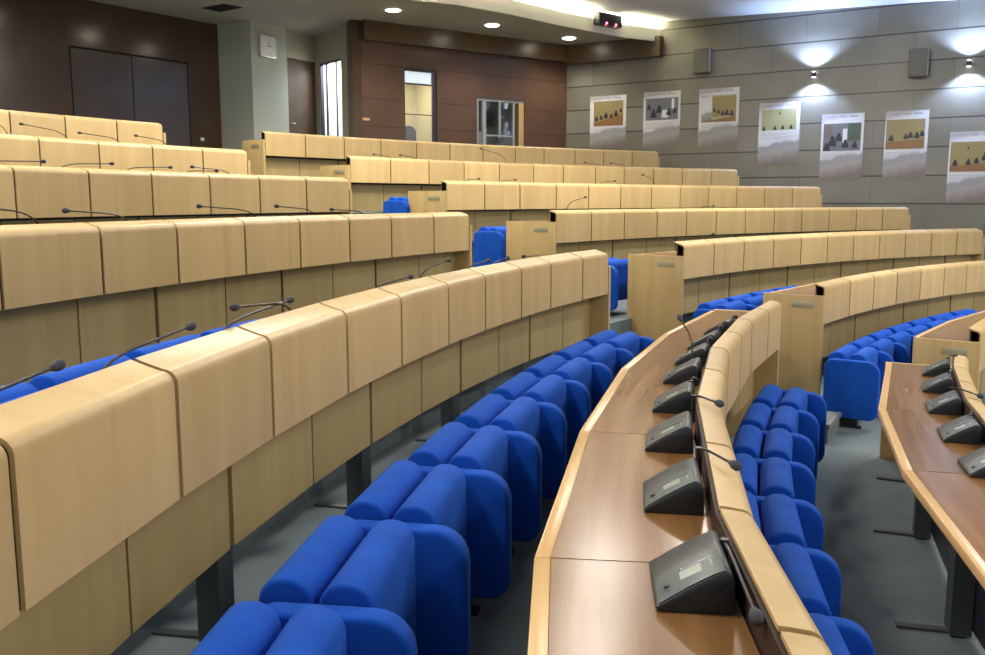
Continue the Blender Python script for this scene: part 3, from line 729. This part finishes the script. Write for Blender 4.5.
poster(3,3.22,4.09,1.10,2.34,3.28,4.03,1.64,2.195,'p_yellow',(.02,.2),[(.38,.45,.05),(.5,.38,.06),(.62,.32,.07),(.74,.34,.08),(.88,.3,.08)],'poster with photo of a long meeting table and pale yellow wall, below the left loudspeaker',[(.0,.3,.0,1.0,'poster'),(.32,1.0,.2,.95,'p_ochre')])
poster(4,4.52,5.35,.73,1.97,4.575,5.28,1.42,1.835,'p_yellow',None,[(.08,.08,.06),(.40,.1,.06),(.62,.12,.06),(.86,.12,.06),(.52,.8,.035)],'poster with pale green-yellow photo and a row of small heads along its bottom')
poster(5,5.78,6.58,.42,1.685,5.825,6.53,.965,1.496,'p_grey',None,[(.25,.35,.15),(.42,.5,.12),(.60,.25,.12),(.85,.2,.10),(.1,.15,.12)],'poster with dark photo of people talking, under the left wall lamp',[(.66,1.0,.35,1.0,'p_green'),(.0,.25,.5,1.0,'p_skin'),(.52,.64,.3,.8,'white')])
poster(6,6.965,7.725,.412,1.68,6.99,7.67,.968,1.52,'p_ochre',(.24,.32),[(.14,.38,.09),(.52,.42,.08),(.64,.46,.09),(.80,.45,.09),(.93,.5,.08)],'poster with photo of people at an orange desk, second from the right')
poster(7,8.10,8.92,-.06,1.25,8.13,8.86,.52,1.065,'p_ochre',(.20,.26),[(.12,.3,.08),(.42,.32,.08),(.60,.36,.08),(.80,.5,.11),(.40,.8,.03)],'poster with photo of an orange desk, lowest one cut by the right edge')

# wall clock on the column
cd = (W(-4.26,19.221)-W(-4.77,18.384)).normalized(); FC = wall_frame(W(-4.77,18.384), cd, CZ)
ck = empty('wall_clock', FC @ Vector((.42, 3.06, 0)), math.atan2(cd.y, cd.x)); tag(ck, 'square silver wall clock high on the pale column', 'clock')
MB().loops([[(x, y, z) for x, z in rrect(-.235,-.225,.235,.225,.05,.05,.05,.05)] for y in (-.05, 0)]).build('case', 'steel', ck, bevel=.008)
MB().loops([[(x, y, z) for x, z in rrect(-.205,-.195,.205,.195,.04,.04,.04,.04)] for y in (-.053, -.049)]).build('dial', 'lcdface', ck) if 'lcdface' in M else MB().loops([[(x, y, z) for x, z in rrect(-.205,-.195,.205,.195,.04,.04,.04,.04)] for y in (-.053, -.049)]).build('dial', 'white', ck)
MB().box((-.005,-.056,-.01),(.005,-.054,.11)).build('minute_hand', 'black', ck); MB().box((-.01,-.056,-.006),(.08,-.054,.006)).build('hour_hand', 'black', ck)
mb = MB()
for i in range(12):
    a = i*math.pi/6; mb.box((.165*math.sin(a)-.006,-.055,.155*math.cos(a)-.006),(.165*math.sin(a)+.006,-.0535,.155*math.cos(a)+.006))
mb.build('hour_marks', 'black', ck)

# ------------------------------------------------------------------ lights of the hall (outside the frame, in the raised ceiling)
def area(x, y, z, size, e, col=(1, .95, .86), shape='DISK', sy=None, rot=None):
    ld = bpy.data.lights.new('hall_lamp', 'AREA'); ld.shape = shape; ld.size = size; ld.energy = e; ld.color = col
    if sy: ld.size_y = sy
    lo = bpy.data.objects.new('hall_lamp', ld); C.objects.link(lo); p = W(x, y); lo.location = (p.x, p.y, CZ+z)
    if rot: lo.rotation_euler = rot
    return lo
for x, y in ((1.6,12.6),(1.15,10.0),(-4.2,7.5),(-1.8,11.5),(3.2,12.6),(5.6,8.6),(2.8,4.6),(-2.6,2.6),(-6.0,2.0),(7.2,3.6),(0.8,-.8),(5.2,-.4),(-4.4,-2.4),(9.8,9.4),(10.4,4.5)):
    area(x, y, 3.50 if x > 5 else 3.66, .95, 45 if (x, y) in ((1.6,12.6),(1.15,10.0)) else 100, (.86, .92, 1) if (x, y) == (5.6,8.6) else (1, .95, .86))
# booth and corridor lamps
p = FB @ Vector((1.6, 2.7, -.8)); area(p.x+CX, p.y+CY, 2.7, .5, 14, (1, .93, .75))
p = FR @ Vector((.7, 3.0, -.45)); area(p.x+CX, p.y+CY, 3.0, .6, 20, (.8, .92, 1))

w = bpy.data.worlds.new('World'); bpy.context.scene.world = w; w.use_nodes = True
w.node_tree.nodes['Background'].inputs[0].default_value = (1, .96, .90, 1); w.node_tree.nodes['Background'].inputs[1].default_value = .38

# ------------------------------------------------------------------ camera
cam = bpy.data.cameras.new('camera'); cam.sensor_width = 36; cam.lens = 900/985*36; cam.clip_start = .05
co = bpy.data.objects.new('camera', cam); C.objects.link(co); co.location = W(0, 0, 0); co.rotation_euler = (R_(90-8.065), 0, 0)
sc = bpy.context.scene; sc.camera = co
sc.view_settings.view_transform = 'Standard'; sc.view_settings.look = 'None'; sc.view_settings.gamma = 1; sc.view_settings.use_curve_mapping = False
sc.view_settings.exposure = .95
